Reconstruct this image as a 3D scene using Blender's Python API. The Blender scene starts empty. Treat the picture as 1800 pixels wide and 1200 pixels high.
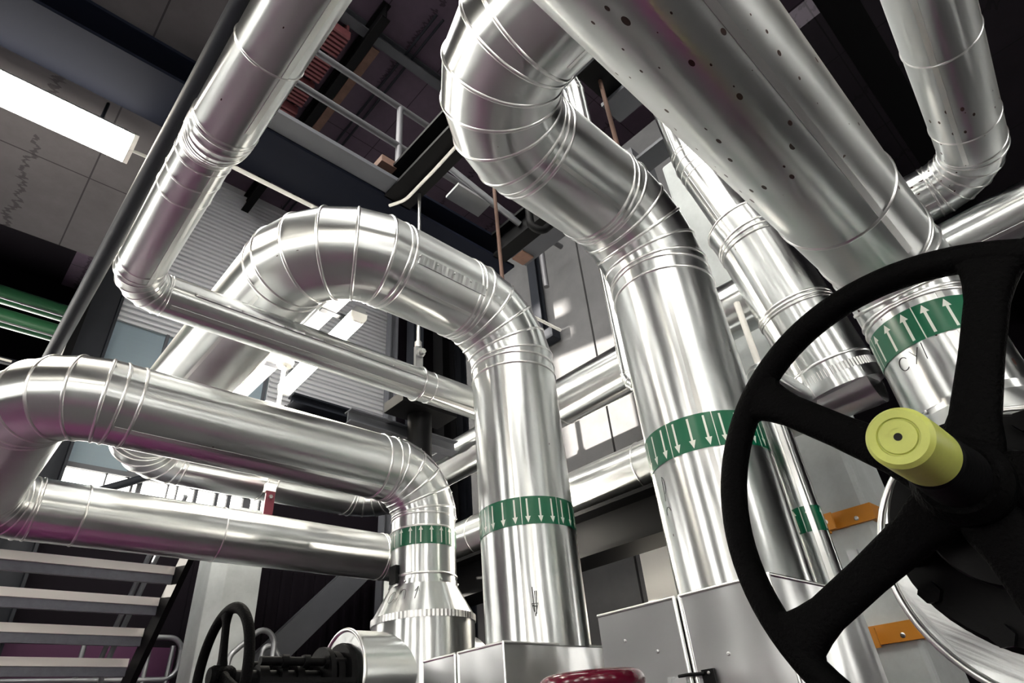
import bpy, math, random
import numpy as np
from mathutils import Vector, Matrix
random.seed(7)
PI = math.pi
C = bpy.context.scene.collection
SC = bpy.context.scene

# ------------------------------------------------------------------ camera, world, exposure
def look(yaw, pitch, roll):
    f = Vector((math.cos(pitch)*math.cos(yaw), math.cos(pitch)*math.sin(yaw), math.sin(pitch)))
    r = Vector((math.sin(yaw), -math.cos(yaw), 0)); u = r.cross(f)
    c, s = math.cos(roll), math.sin(roll)
    return c*r + s*u, -s*r + c*u, f
cam_d = bpy.data.cameras.new('camera'); cam = bpy.data.objects.new('camera', cam_d); C.objects.link(cam)
cr, cu, cf = look(0.76990715, 0.58721922, -0.09528544)
cam.matrix_world = Matrix(((cr.x, cu.x, -cf.x, 0), (cr.y, cu.y, -cf.y, 0), (cr.z, cu.z, -cf.z, 0), (0, 0, 0, 1)))
cam_d.sensor_width = 36; cam_d.lens = 36*1068.5/1800; cam_d.clip_start = .02
SC.camera = cam

world = bpy.data.worlds.new('daylight'); SC.world = world; world.use_nodes = True
wb = world.node_tree.nodes['Background']; wb.inputs[0].default_value = (1, .97, .90, 1); wb.inputs[1].default_value = 9.0

SC.view_settings.view_transform = 'Standard'; SC.view_settings.look = 'None'
SC.view_settings.exposure = 0.7; SC.view_settings.gamma = 1.0; SC.view_settings.use_curve_mapping = False
# low sun through the windows of the bay at the far left
sun_d = bpy.data.lights.new('sun', 'SUN'); sun_d.energy = 26.0; sun_d.angle = math.radians(.6); sun_d.color = (1, .93, .82)
sun = bpy.data.objects.new('sun', sun_d); C.objects.link(sun)
sun.rotation_euler = Vector((.775, -.62, -.105)).to_track_quat('-Z', 'Y').to_euler()
LAMP = 46.0      # strength of the fluorescent tubes

# ------------------------------------------------------------------ materials
def mat(name, col, rough=.5, metal=0., spec=.5, bump=0, bscale=30, noise=0, nscale=4):
    m = bpy.data.materials.new(name); m.use_nodes = True; nt = m.node_tree; b = nt.nodes['Principled BSDF']
    b.inputs['Base Color'].default_value = (*col, 1); b.inputs['Roughness'].default_value = rough
    b.inputs['Metallic'].default_value = metal; b.inputs['Specular IOR Level'].default_value = spec
    if bump or noise:
        tc = nt.nodes.new('ShaderNodeTexCoord')
    if bump:
        n = nt.nodes.new('ShaderNodeTexNoise'); n.inputs['Scale'].default_value = bscale; n.inputs['Detail'].default_value = 3
        nt.links.new(tc.outputs['Object'], n.inputs['Vector'])
        bp = nt.nodes.new('ShaderNodeBump'); bp.inputs['Strength'].default_value = bump; bp.inputs['Distance'].default_value = .01
        nt.links.new(n.outputs['Fac'], bp.inputs['Height']); nt.links.new(bp.outputs['Normal'], b.inputs['Normal'])
    if noise:
        n = nt.nodes.new('ShaderNodeTexNoise'); n.inputs['Scale'].default_value = nscale; n.inputs['Detail'].default_value = 6
        n.inputs['Roughness'].default_value = .65
        nt.links.new(tc.outputs['Object'], n.inputs['Vector'])
        mx = nt.nodes.new('ShaderNodeMix'); mx.data_type = 'RGBA'
        mx.inputs[6].default_value = (*[c*(1-noise) for c in col], 1); mx.inputs[7].default_value = (*[min(1, c*(1+noise)) for c in col], 1)
        nt.links.new(n.outputs['Fac'], mx.inputs[0]); nt.links.new(mx.outputs[2], b.inputs['Base Color'])
    return m

def nmath(nt, op, a, b=None, c=None):
    n = nt.nodes.new('ShaderNodeMath'); n.operation = op
    for i, v in enumerate((a, b, c)):
        if v is None: continue
        if isinstance(v, (int, float)): n.inputs[i].default_value = v
        else: nt.links.new(v, n.inputs[i])
    return n.outputs[0]

def alu(name, col=(.76, .78, .78), rough=.2, spots=0., wob=.35, brush=.25, aniso=.9):
    """Rolled aluminium jacket: slight waviness, fine rolling lines round the pipe, optional rust specks."""
    m = bpy.data.materials.new(name); m.use_nodes = True; nt = m.node_tree; b = nt.nodes['Principled BSDF']
    b.inputs['Metallic'].default_value = 1
    uv = nt.nodes.new('ShaderNodeUVMap'); L = nt.links.new
    mp = nt.nodes.new('ShaderNodeMapping'); mp.inputs['Scale'].default_value = (2.2, .9, 1); L(uv.outputs[0], mp.inputs[0])
    n1 = nt.nodes.new('ShaderNodeTexNoise'); n1.inputs['Scale'].default_value = 1.6; n1.inputs['Detail'].default_value = 1.5; L(mp.outputs[0], n1.inputs['Vector'])
    b1 = nt.nodes.new('ShaderNodeBump'); b1.inputs['Strength'].default_value = wob; b1.inputs['Distance'].default_value = .03
    L(n1.outputs['Fac'], b1.inputs['Height'])
    mp2 = nt.nodes.new('ShaderNodeMapping'); mp2.inputs['Scale'].default_value = (1.5, 70, 1); L(uv.outputs[0], mp2.inputs[0])
    n2 = nt.nodes.new('ShaderNodeTexNoise'); n2.inputs['Scale'].default_value = 4; n2.inputs['Detail'].default_value = 3; L(mp2.outputs[0], n2.inputs['Vector'])
    b2 = nt.nodes.new('ShaderNodeBump'); b2.inputs['Strength'].default_value = brush; b2.inputs['Distance'].default_value = .0008
    L(n2.outputs['Fac'], b2.inputs['Height']); L(b1.outputs[0], b2.inputs['Normal']); L(b2.outputs[0], b.inputs['Normal'])
    n3 = nt.nodes.new('ShaderNodeTexNoise'); n3.inputs['Scale'].default_value = 3; n3.inputs['Detail'].default_value = 4; L(uv.outputs[0], n3.inputs['Vector'])
    b.inputs['Anisotropic'].default_value = aniso
    tg = nt.nodes.new('ShaderNodeTangent'); tg.direction_type = 'UV_MAP'; tg.uv_map = 'UVMap'; L(tg.outputs[0], b.inputs['Tangent']); b.inputs['Anisotropic Rotation'].default_value = .25
    r = nmath(nt, 'MAXIMUM', nmath(nt, 'MULTIPLY_ADD', n3.outputs['Fac'], .10, rough-.05), .285); L(r, b.inputs['Roughness'])
    mx = nt.nodes.new('ShaderNodeMix'); mx.data_type = 'RGBA'
    mx.inputs[6].default_value = (*[c*.82 for c in col], 1); mx.inputs[7].default_value = (*col, 1)
    L(n3.outputs['Fac'], mx.inputs[0]); out = mx.outputs[2]
    # small dirt specks, more of them on weathered pipes
    mp3 = nt.nodes.new('ShaderNodeMapping'); mp3.inputs['Scale'].default_value = (22, 11, 1); L(uv.outputs[0], mp3.inputs[0])
    vo = nt.nodes.new('ShaderNodeTexVoronoi'); vo.voronoi_dimensions = '2D'; vo.inputs['Scale'].default_value = 1.0; L(mp3.outputs[0], vo.inputs['Vector'])
    sep = nt.nodes.new('ShaderNodeSeparateColor'); L(vo.outputs['Color'], sep.inputs[0])
    n4 = nt.nodes.new('ShaderNodeTexNoise'); n4.inputs['Scale'].default_value = 1.3; n4.inputs['Detail'].default_value = 1; L(uv.outputs[0], n4.inputs['Vector'])
    thr = nmath(nt, 'MULTIPLY', nmath(nt, 'GREATER_THAN', sep.outputs[0], .97-.45*spots), nmath(nt, 'GREATER_THAN', n4.outputs['Fac'], .56-.08*spots))
    rad = nmath(nt, 'MULTIPLY', sep.outputs[1], .07+.10*spots)
    sp = nmath(nt, 'MULTIPLY', nmath(nt, 'LESS_THAN', vo.outputs['Distance'], rad), thr)
    mx2 = nt.nodes.new('ShaderNodeMix'); mx2.data_type = 'RGBA'; mx2.inputs[7].default_value = (.05, .025, .02, 1)
    L(sp, mx2.inputs[0]); L(out, mx2.inputs[6]); L(mx2.outputs[2], b.inputs['Base Color'])
    L(nmath(nt, 'SUBTRACT', 1, sp), b.inputs['Metallic'])
    return m

def band_mat(name, up):
    m = bpy.data.materials.new(name); m.use_nodes = True; nt = m.node_tree; b = nt.nodes['Principled BSDF']; L = nt.links.new
    uv = nt.nodes.new('ShaderNodeUVMap'); s = nt.nodes.new('ShaderNodeSeparateXYZ'); L(uv.outputs[0], s.inputs[0])
    u, v = s.outputs[0], s.outputs[1]
    if not up: v = nmath(nt, 'SUBTRACT', 1, v)
    SP = .072
    x = nmath(nt, 'ABSOLUTE', nmath(nt, 'MULTIPLY', nmath(nt, 'SUBTRACT', nmath(nt, 'FRACT', nmath(nt, 'DIVIDE', u, SP)), .5), SP))
    stem = nmath(nt, 'MULTIPLY', nmath(nt, 'LESS_THAN', x, .0048), nmath(nt, 'MULTIPLY', nmath(nt, 'GREATER_THAN', v, .08), nmath(nt, 'LESS_THAN', v, .76)))
    hw = nmath(nt, 'MULTIPLY', nmath(nt, 'SUBTRACT', .95, v), .066)
    head = nmath(nt, 'MULTIPLY', nmath(nt, 'LESS_THAN', x, hw), nmath(nt, 'GREATER_THAN', v, .72))
    seam = nmath(nt, 'LESS_THAN', nmath(nt, 'FRACT', nmath(nt, 'DIVIDE', u, SP*3.0)), .018)
    f = nmath(nt, 'MAXIMUM', seam, nmath(nt, 'MAXIMUM', stem, head))
    mx = nt.nodes.new('ShaderNodeMix'); mx.data_type = 'RGBA'
    mx.inputs[6].default_value = (.0, .105, .048, 1); mx.inputs[7].default_value = (.72, .74, .68, 1)
    L(f, mx.inputs[0]); L(mx.outputs[2], b.inputs['Base Color']); b.inputs['Roughness'].default_value = .28
    b.inputs['Specular IOR Level'].default_value = .6
    return m

def concrete(name, col, joints=None, squig=False, rough=.9):
    """Board-marked concrete; joints=(spacing_x, spacing_y) draws dark joint lines, squig adds wavy damp stains along Y."""
    m = bpy.data.materials.new(name); m.use_nodes = True; nt = m.node_tree; b = nt.nodes['Principled BSDF']; L = nt.links.new
    b.inputs['Roughness'].default_value = rough; b.inputs['Specular IOR Level'].default_value = .2
    tc = nt.nodes.new('ShaderNodeTexCoord'); co = tc.outputs['Object']
    n = nt.nodes.new('ShaderNodeTexNoise'); n.inputs['Scale'].default_value = 2.2; n.inputs['Detail'].default_value = 8; n.inputs['Roughness'].default_value = .7; L(co, n.inputs['Vector'])
    mx = nt.nodes.new('ShaderNodeMix'); mx.data_type = 'RGBA'
    mx.inputs[6].default_value = (*[c*.62 for c in col], 1); mx.inputs[7].default_value = (*[c*1.3 for c in col], 1)
    L(n.outputs['Fac'], mx.inputs[0]); out = mx.outputs[2]
    dark = None
    s = nt.nodes.new('ShaderNodeSeparateXYZ'); L(co, s.inputs[0])
    if joints:
        jx = nmath(nt, 'LESS_THAN', nmath(nt, 'FRACT', nmath(nt, 'DIVIDE', s.outputs[0], joints[0])), .012/joints[0])
        jy = nmath(nt, 'LESS_THAN', nmath(nt, 'FRACT', nmath(nt, 'DIVIDE', s.outputs[1], joints[1])), .012/joints[1])
        dark = nmath(nt, 'MULTIPLY', nmath(nt, 'MAXIMUM', jx, jy), .75)
    if squig:
        w = nt.nodes.new('ShaderNodeTexNoise'); w.inputs['Scale'].default_value = 22; w.inputs['Detail'].default_value = 4
        mp = nt.nodes.new('ShaderNodeMapping'); mp.inputs['Scale'].default_value = (.25, 1, 1); L(co, mp.inputs[0]); L(mp.outputs[0], w.inputs['Vector'])
        xx = nmath(nt, 'ADD', nmath(nt, 'FRACT', nmath(nt, 'ADD', nmath(nt, 'DIVIDE', s.outputs[0], joints[0]), .0)), nmath(nt, 'MULTIPLY', nmath(nt, 'SUBTRACT', w.outputs['Fac'], .5), .3))
        line = nmath(nt, 'LESS_THAN', nmath(nt, 'ABSOLUTE', nmath(nt, 'SUBTRACT', xx, .5)), .022)
        g = nt.nodes.new('ShaderNodeTexNoise'); g.inputs['Scale'].default_value = 1.1; L(co, g.inputs['Vector'])
        sq = nmath(nt, 'MULTIPLY', nmath(nt, 'MULTIPLY', line, nmath(nt, 'GREATER_THAN', g.outputs['Fac'], .47)), .55)
        dark = nmath(nt, 'MAXIMUM', dark, sq)
    if dark is not None:
        mx2 = nt.nodes.new('ShaderNodeMix'); mx2.data_type = 'RGBA'; mx2.inputs[7].default_value = (.008, .007, .009, 1)
        L(dark, mx2.inputs[0]); L(out, mx2.inputs[6]); out = mx2.outputs[2]
    L(out, b.inputs['Base Color'])
    bp = nt.nodes.new('ShaderNodeBump'); bp.inputs['Strength'].default_value = .25; bp.inputs['Distance'].default_value = .01
    L(n.outputs['Fac'], bp.inputs['Height']); L(bp.outputs[0], b.inputs['Normal'])
    return m

def emit(name, col, st):
    m = bpy.data.materials.new(name); m.use_nodes = True; nt = m.node_tree; b = nt.nodes['Principled BSDF']
    b.inputs['Base Color'].default_value = (.9, .9, .88, 1)
    b.inputs['Emission Color'].default_value = (*col, 1); b.inputs['Emission Strength'].default_value = st
    return m

def glass(name, tint=(1, 1, 1)):
    m = bpy.data.materials.new(name); m.use_nodes = True; nt = m.node_tree
    for n in list(nt.nodes):
        if n.type == 'BSDF_PRINCIPLED': nt.nodes.remove(n)
    t = nt.nodes.new('ShaderNodeBsdfTransparent'); t.inputs[0].default_value = (*tint, 1)
    g = nt.nodes.new('ShaderNodeBsdfGlossy'); g.inputs['Roughness'].default_value = .02
    mx = nt.nodes.new('ShaderNodeMixShader'); mx.inputs[0].default_value = .06
    nt.links.new(t.outputs[0], mx.inputs[1]); nt.links.new(g.outputs[0], mx.inputs[2])
    nt.links.new(mx.outputs[0], nt.nodes['Material Output'].inputs[0])
    return m

def translucent(name, col):
    m = bpy.data.materials.new(name); m.use_nodes = True; nt = m.node_tree
    for n in list(nt.nodes):
        if n.type == 'BSDF_PRINCIPLED': nt.nodes.remove(n)
    t = nt.nodes.new('ShaderNodeBsdfTranslucent'); t.inputs[0].default_value = (*col, 1)
    d = nt.nodes.new('ShaderNodeBsdfDiffuse'); d.inputs[0].default_value = (.25, .3, .33, 1)
    tc = nt.nodes.new('ShaderNodeTexCoord'); s = nt.nodes.new('ShaderNodeSeparateXYZ'); nt.links.new(tc.outputs['Object'], s.inputs[0])
    lx = nmath(nt, 'LESS_THAN', nmath(nt, 'FRACT', nmath(nt, 'DIVIDE', s.outputs[0], .16)), .1)
    lz = nmath(nt, 'LESS_THAN', nmath(nt, 'FRACT', nmath(nt, 'DIVIDE', s.outputs[2], .07)), .3)
    f = nmath(nt, 'MULTIPLY_ADD', nmath(nt, 'MAXIMUM', lx, lz), .45, .45)
    mx = nt.nodes.new('ShaderNodeMixShader')
    nt.links.new(f, mx.inputs[0]); nt.links.new(t.outputs[0], mx.inputs[1]); nt.links.new(d.outputs[0], mx.inputs[2])
    nt.links.new(mx.outputs[0], nt.nodes['Material Output'].inputs[0])
    return m

M = dict(
    alu=alu('aluminium_jacket', rough=.29, spots=0, wob=.22),
    alu_dirty=alu('aluminium_jacket_weathered', rough=.30, spots=1.0, wob=.2),
    alu_box=alu('aluminium_sheet', col=(.72, .73, .74), rough=.29, wob=.9, brush=.12, aniso=.4),
    bead=mat('aluminium_bead', (.88, .88, .87), .29, 1),
    crimp=mat('crimped_zinc', (.62, .62, .62), .38, 1),
    up=band_mat('green_label_arrows_up', True), down=band_mat('green_label_arrows_down', False),
    cast=mat('black_cast_iron', (.0015, .0015, .0017), .62, 0, .04, bump=.5, bscale=120),
    iron=mat('black_paint', (.003, .003, .0035), .5, 0, .12, bump=.1, bscale=60),
    yellow=mat('yellow_plastic', (.47, .51, .115), .45, 0, .5, noise=.22, nscale=14),
    hole=mat('dark_hole', (.004, .003, .003), .9),
    red=mat('crimson_gloss_paint', (.10, .002, .015), .18, 0, .6, bump=.1, bscale=15),
    darkred=mat('dark_red_paint', (.07, .006, .015), .45),
    orange=mat('orange_paint', (.62, .24, .02), .45, noise=.12),
    steel=mat('dark_steel', (.013, .015, .021), .55, .0, .2, noise=.3),
    blacksteel=mat('black_steel', (.0025, .0025, .003), .55, 0, .1),
    grey=mat('grey_painted_steel', (.07, .073, .085), .5, 0, .4, noise=.2),
    lightgrey=mat('galvanised_steel', (.48, .49, .50), .42, .75, noise=.2),
    tread=mat('galvanised_tread', (.12, .125, .15), .5, .2, noise=.3, nscale=20), nosing=mat('bright_nosing', (.80, .77, .72), .5),
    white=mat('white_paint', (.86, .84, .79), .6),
    rust=mat('rusty_rod', (.10, .055, .04), .7, .2, noise=.4, nscale=12),
    rail=mat('railing_tube', (.30, .31, .33), .38, .7),
    rail_dark=mat('railing_tube_dull', (.10, .10, .11), .5, .3),
    zinc=mat('zinc_bolt', (.6, .6, .6), .3, 1),
    green=mat('green_crane_paint', (.03, .14, .06), .4),
    plum=mat('plum_painted_wall', (.055, .007, .045), .7, noise=.4, nscale=1.5),
    plum_floor=mat('plum_floor_tint', (.13, .014, .09), .4, noise=.3, nscale=1.2),
    black=mat('black_cladding', (.005, .0035, .006), .8, 0, .1),
    navy=mat('navy_beam_paint', (.006, .0075, .014), .6, 0, .05),
    conc=concrete('concrete', (.10, .10, .105)),
    conc_light=concrete('pale_concrete', (.52, .55, .55)),
    slab=concrete('ceiling_concrete', (.075, .071, .076), joints=(.82, 2.4), squig=True),
    slab_plum=concrete('upper_ceiling_concrete', (.095, .070, .098), joints=(1.1, 3.0), squig=True),
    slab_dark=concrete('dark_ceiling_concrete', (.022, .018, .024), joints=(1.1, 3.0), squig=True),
    floor=concrete('grey_floor', (.085, .083, .088), rough=.6), dim=concrete('dim_concrete', (.035, .034, .037)),
    clad=mat('grey_corrugated_cladding', (.60, .61, .64), .45, .2),
    poly=translucent('translucent_sheet', (.25, .29, .32)),
    glass=glass('window_glass'),
    tube=emit('fluorescent_tube', (1.0, .93, .80), LAMP),
    cable=mat('pale_cable_sheath', (.60, .60, .57), .5),
    ink=mat('black_marker_ink', (.012, .012, .014), .6),
    wood=mat('red_brown_slats', (.13, .035, .04), .7, noise=.4, nscale=6),
    rustplate=mat('rusted_plate', (.17, .09, .065), .7, noise=.5, nscale=9),
)

# ------------------------------------------------------------------ mesh helpers
def perp(d):
    d = Vector(d).normalized(); a = Vector((0, 0, 1)) if abs(d.z) < .9 else Vector((1, 0, 0))
    n = a.cross(d).normalized(); return n, d.cross(n).normalized()

class MB:
    def __init__(s): s.v = []; s.f = []; s.uv = []; s.sm = []; s.sharp = []
    def add(s, verts, faces, uvs=None, smooth=True):
        o = len(s.v); s.v += [Vector(v) for v in verts]
        for k, f in enumerate(faces):
            s.f.append([o+i for i in f]); s.uv.append(uvs[k] if uvs else [(verts[i][0]+verts[i][1]*.7, verts[i][2]+verts[i][1]*.3) for i in f]); s.sm.append(smooth)
        return o
    def rings(s, rings, uvv=None, r=1., close=True, capa=False, capb=False, smooth=True, sharp=()):
        """rings: list of equal-length point lists joined into a skin; uvv: v coordinate per ring."""
        n = len(rings[0]); vs = [p for R_ in rings for p in R_]; fs = []; uv = []
        uvv = uvv or [float(i) for i in range(len(rings))]; m = n if close else n-1
        for i in range(len(rings)-1):
            for k in range(m):
                k2 = (k+1) % n; fs.append([i*n+k, i*n+k2, (i+1)*n+k2, (i+1)*n+k])
                u0, u1 = k/n*2*PI*r, (k+1)/n*2*PI*r
                uv.append([(u0, uvv[i]), (u1, uvv[i]), (u1, uvv[i+1]), (u0, uvv[i+1])])
        o = s.add(vs, fs, uv, smooth)
        for i in sharp:
            for k in range(m): s.sharp.append((o+i*n+k, o+i*n+(k+1) % n))
        for cap, i in ((capa, 0), (capb, len(rings)-1)):
            if cap:
                f = [o+i*n+k for k in range(n)]; f = f[::-1] if i == 0 else f
                s.f.append(f); s.uv.append([((s.v[j]-s.v[f[0]]).length, .1*q) for q, j in enumerate(f)]); s.sm.append(False)
                for k in range(n): s.sharp.append((o+i*n+k, o+i*n+(k+1) % n))
    def circ(s, c, d, r, n=32, frame=None):
        a, b = frame or perp(d); return [Vector(c)+a*(r*math.cos(2*PI*k/n))+b*(r*math.sin(2*PI*k/n)) for k in range(n)]
    def lathe(s, p, d, prof, n=48, close_ends=True, smooth=True, crease=True):
        """prof: (distance along d, radius) pairs turned round the axis p,d."""
        d = Vector(d).normalized(); fr = perp(d)
        R_ = [s.circ(Vector(p)+d*t, d, max(r, 1e-4), n, fr) for t, r in prof]
        sh = range(len(prof)) if crease else ()
        s.rings(R_, [t for t, r in prof], prof[0][1], True, close_ends, close_ends, smooth, sh)
    def cyl(s, a, b, r, n=24, r2=None):
        a, b = Vector(a), Vector(b); s.lathe(a, b-a, [(0, r), ((b-a).length, r if r2 is None else r2)], n)
    def tube(s, pts, r, n=12, closed=False, smooth_path=0):
        pts = [Vector(p) for p in pts]
        if smooth_path: pts = fillet(pts, smooth_path)
        N = len(pts); R_ = []; fr = None; prev = None
        for i in range(N):
            d0 = (pts[i]-pts[i-1]).normalized() if i or closed else (pts[1]-pts[0]).normalized()
            d1 = (pts[(i+1) % N]-pts[i]).normalized() if i < N-1 or closed else d0
            t = (d0+d1).normalized()
            if fr is None: fr = perp(t)
            else:
                q = prev.rotation_difference(t); fr = (q @ fr[0], q @ fr[1])
            prev = t; R_.append([pts[i]+fr[0]*(r*math.cos(2*PI*k/n))+fr[1]*(r*math.sin(2*PI*k/n)) for k in range(n)])
        if closed: R_.append(R_[0]); s.rings(R_, None, r)
        else: s.rings(R_, None, r, True, True, True)
    def box(s, c, sz, rot=None):
        h = [x/2 for x in sz]; vs = []
        for x in (-1, 1):
            for y in (-1, 1):
                for z in (-1, 1):
                    v = Vector((x*h[0], y*h[1], z*h[2])); v = rot @ v if rot else v; vs.append(v+Vector(c))
        s.add(vs, [[0, 1, 3, 2], [4, 6, 7, 5], [0, 4, 5, 1], [2, 3, 7, 6], [0, 2, 6, 4], [1, 5, 7, 3]], None, False)
    def bb(s, x0, x1, y0, y1, z0, z1): s.box(((x0+x1)/2, (y0+y1)/2, (z0+z1)/2), (abs(x1-x0), abs(y1-y0), abs(z1-z0)))
    def prism(s, poly, a, b, u, v):
        """extrude 2D polygon (in axes u,v) from a to b."""
        a, b, u, v = map(Vector, (a, b, u, v)); n = len(poly)
        vs = [a+u*x+v*y for x, y in poly]+[b+u*x+v*y for x, y in poly]
        s.add(vs, [[k, (k+1) % n, n+(k+1) % n, n+k] for k in range(n)]+[list(range(n))[::-1], list(range(n, 2*n))], None, False)
    def torus(s, c, d, R_, r, n=64, m=16, sq=1.):
        d = Vector(d).normalized(); a, b = perp(d); rs = []
        for k in range(n):
            t = 2*PI*k/n; e = a*math.cos(t)+b*math.sin(t)
            rs.append([Vector(c)+e*(R_+r*math.cos(2*PI*j/m))+d*(r*sq*math.sin(2*PI*j/m)) for j in range(m)])
        rs.append(rs[0]); s.rings(rs, None, r)
    def build(s, name, m, parent=None, bevel=0):
        o_ = Vector(parent.get('base', (0, 0, 0))) if parent else Vector((0, 0, 0))
        p = parent
        off = Vector((0, 0, 0))
        while p is not None: off += p.location; p = p.parent
        me = bpy.data.meshes.new(name); me.from_pydata([tuple(v-off) for v in s.v], [], s.f)
        uvl = me.uv_layers.new(name='UVMap'); flat = [c for f in s.uv for q in f for c in q]
        uvl.data.foreach_set('uv', flat); me.polygons.foreach_set('use_smooth', s.sm)
        if s.sharp:
            S_ = {tuple(sorted(e)) for e in s.sharp}
            at = me.attributes.new('sharp_edge', 'BOOLEAN', 'EDGE')
            at.data.foreach_set('value', [tuple(sorted(e.vertices)) in S_ for e in me.edges])
        me.materials.append(m); me.update()
        o = bpy.data.objects.new(name, me); C.objects.link(o)
        if parent: o.parent = parent
        if bevel:
            bv = o.modifiers.new('bevel', 'BEVEL'); bv.width = bevel; bv.segments = 2; bv.limit_method = 'ANGLE'
        return o

def fillet(pts, r, n=8):
    pts = [Vector(p) for p in pts]; out = [pts[0]]
    for i in range(1, len(pts)-1):
        a, p, b = pts[i-1], pts[i], pts[i+1]; d0 = (p-a).normalized(); d1 = (b-p).normalized(); th = d0.angle(d1)
        if th < .02: out.append(p); continue
        t = min(r*math.tan(th/2), (p-a).length*.49, (b-p).length*.49); rr = t/math.tan(th/2)
        nrm = (d1-d0*d0.dot(d1)).normalized(); c = p-d0*t+nrm*rr
        for k in range(n+1):
            al = th*k/n; out.append(c-nrm*(rr*math.cos(al))+d0*(rr*math.sin(al)))
    out.append(pts[-1]); return out

def tag(o, label, cat, group=None):
    o['label'] = label; o['category'] = cat
    if group: o['group'] = group
    return o
def thing(name, label, cat, loc=(0, 0, 0), group=None):
    o = bpy.data.objects.new(name, None); C.objects.link(o); o.location = loc; o.empty_display_size = .1
    return tag(o, label, cat, group)
def struct(o, label=None):
    o['kind'] = 'structure'
    if label: o['label'] = label
    return o
def one(name, m, label, cat, fn, group=None, bevel=0):
    b = MB(); fn(b); return tag(b.build(name, m, None, bevel), label, cat, group)
def wall(name, m, *boxes, label=None):
    b = MB()
    for x in boxes: b.bb(*x)
    return struct(b.build(name, m), label)

# ------------------------------------------------------------------ insulated pipes
NS = 72
def pipe(name, label, pts, r, bend=None, gores=5, rings=(), mt='alu', root=None, cat='pipe', capend=True, seam=True, group=None, rr=.007, bends=None):
    """Sheet-metal clad pipe: straight jackets, gored elbows, raised seam rings. rings: (straight index, fraction) extras."""
    pts = [Vector(p) for p in pts]
    root = root or thing(name, label, cat, min(pts, key=lambda p: p.z), group)
    n = len(pts); bend = bend or r*1.7
    segs = []; start = pts[0]; info = []
    fr = perp(pts[1]-pts[0]); cur = (pts[1]-pts[0]).normalized(); dist = 0.
    def ringpts(P, d, m, fr_):
        out = []
        for k in range(NS):
            a = 2*PI*k/NS; off = fr_[0]*(r*math.cos(a))+fr_[1]*(r*math.sin(a))
            out.append(P+off-d*(off.dot(m)/d.dot(m)))
        return out
    def bead(P, d, m, fr_, w=.011, h=rr):
        base = ringpts(P, d, m, fr_); fs = min(1, max(.5, r/.24)); mm = m.normalized(); b = MB(); prof = [(-.003, -w), (h*.7, -w*.6), (h, 0), (h*.7, w*.6), (-.003, w)]
        rs = []
        for dr, dz in prof: rs.append([q+(q-P).normalized()*dr*fs+mm*dz*fs for q in base])
        b.rings(rs, None, r); b.build('seam_ring', M['bead'], root)
    for i in range(1, n):
        d = (pts[i]-pts[i-1]).normalized(); end = pts[i]; turn = None
        if i < n-1:
            d2 = (pts[i+1]-pts[i]).normalized(); th = d.angle(d2)
            if th > .03:
                R_ = (bends or {}).get(i, bend); t = R_*math.tan(th/2); end = pts[i]-d*t; turn = (d2, th, R_, t)
        L = (end-start).length
        b = MB(); k = max(2, int(L/.3)+1)
        b.rings([ringpts(start.lerp(end, j/(k-1)), d, d, fr) for j in range(k)], [dist+L*j/(k-1) for j in range(k)], r, True, i == 1 and capend, i == n-1 and capend)
        b.build('straight_jacket', M[mt], root); info.append((start.copy(), end.copy(), d.copy(), fr))
        for (si, fq) in rings:
            if si == i-1: bead(start.lerp(end, fq), d, d, fr)
        if seam and L > .25:                                   # lengthwise overlap of the sheet
            sb = MB(); e = fr[0]*.5+fr[1]*-.86; e2 = d.cross(e); rs = []
            for q in (start.lerp(end, .01), start.lerp(end, .99)):
                rs.append([q+e*(r-.004)-e2*.012, q+e*(r+.0025)-e2*.011, q+e*(r+.0025)+e2*.011, q+e*(r-.004)+e2*.012])
            sb.rings(rs, None, .01, True, True, True, False); sb.build('lap_seam', M['bead'], root)
        dist += L
        if turn:
            d2, th, R_, t = turn; nrm = (d2-d*d.dot(d2)).normalized(); c = end+nrm*R_; g = gores
            P0 = end; dirs = d; rs = [ringpts(end, d, d, fr)]; vv = [dist]; ff = fr; dd = d; sharp = []
            bead(end, d, d, fr)
            axis = d.cross(d2).normalized()
            for q in range(g):
                al = (q+.5)*th/g; P = c+(-nrm*math.cos(al)+d*math.sin(al))*(R_/math.cos(th/g/2))
                nd = (Matrix.Rotation((q+1)*th/g, 3, axis) @ d).normalized()
                m_ = dd+nd; rp = ringpts(P, dd, m_, ff); vv.append(vv[-1]+(P-P0).length); rs.append(rp); sharp.append(len(rs)-1)
                bead(P, dd, m_, ff)
                rot = Matrix.Rotation(th/g, 3, axis); ff = (rot @ ff[0], rot @ ff[1]); dd = nd; P0 = P
            E_ = pts[i]+d2*t; vv.append(vv[-1]+(E_-P0).length); rs.append(ringpts(E_, dd, dd, ff))
            b = MB(); b.rings(rs, vv, r, True, False, False, True, sharp); b.build('elbow_jacket', M[mt], root)
            bead(E_, dd, dd, ff); fr = ff; start = E_; dist = vv[-1]
        else:
            start = pts[i]
            if i < n-1:
                q = d.rotation_difference((pts[i+1]-pts[i]).normalized()); fr = (q @ fr[0], q @ fr[1])
    root['n'] = 0; del root['n']
    return root, info

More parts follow.
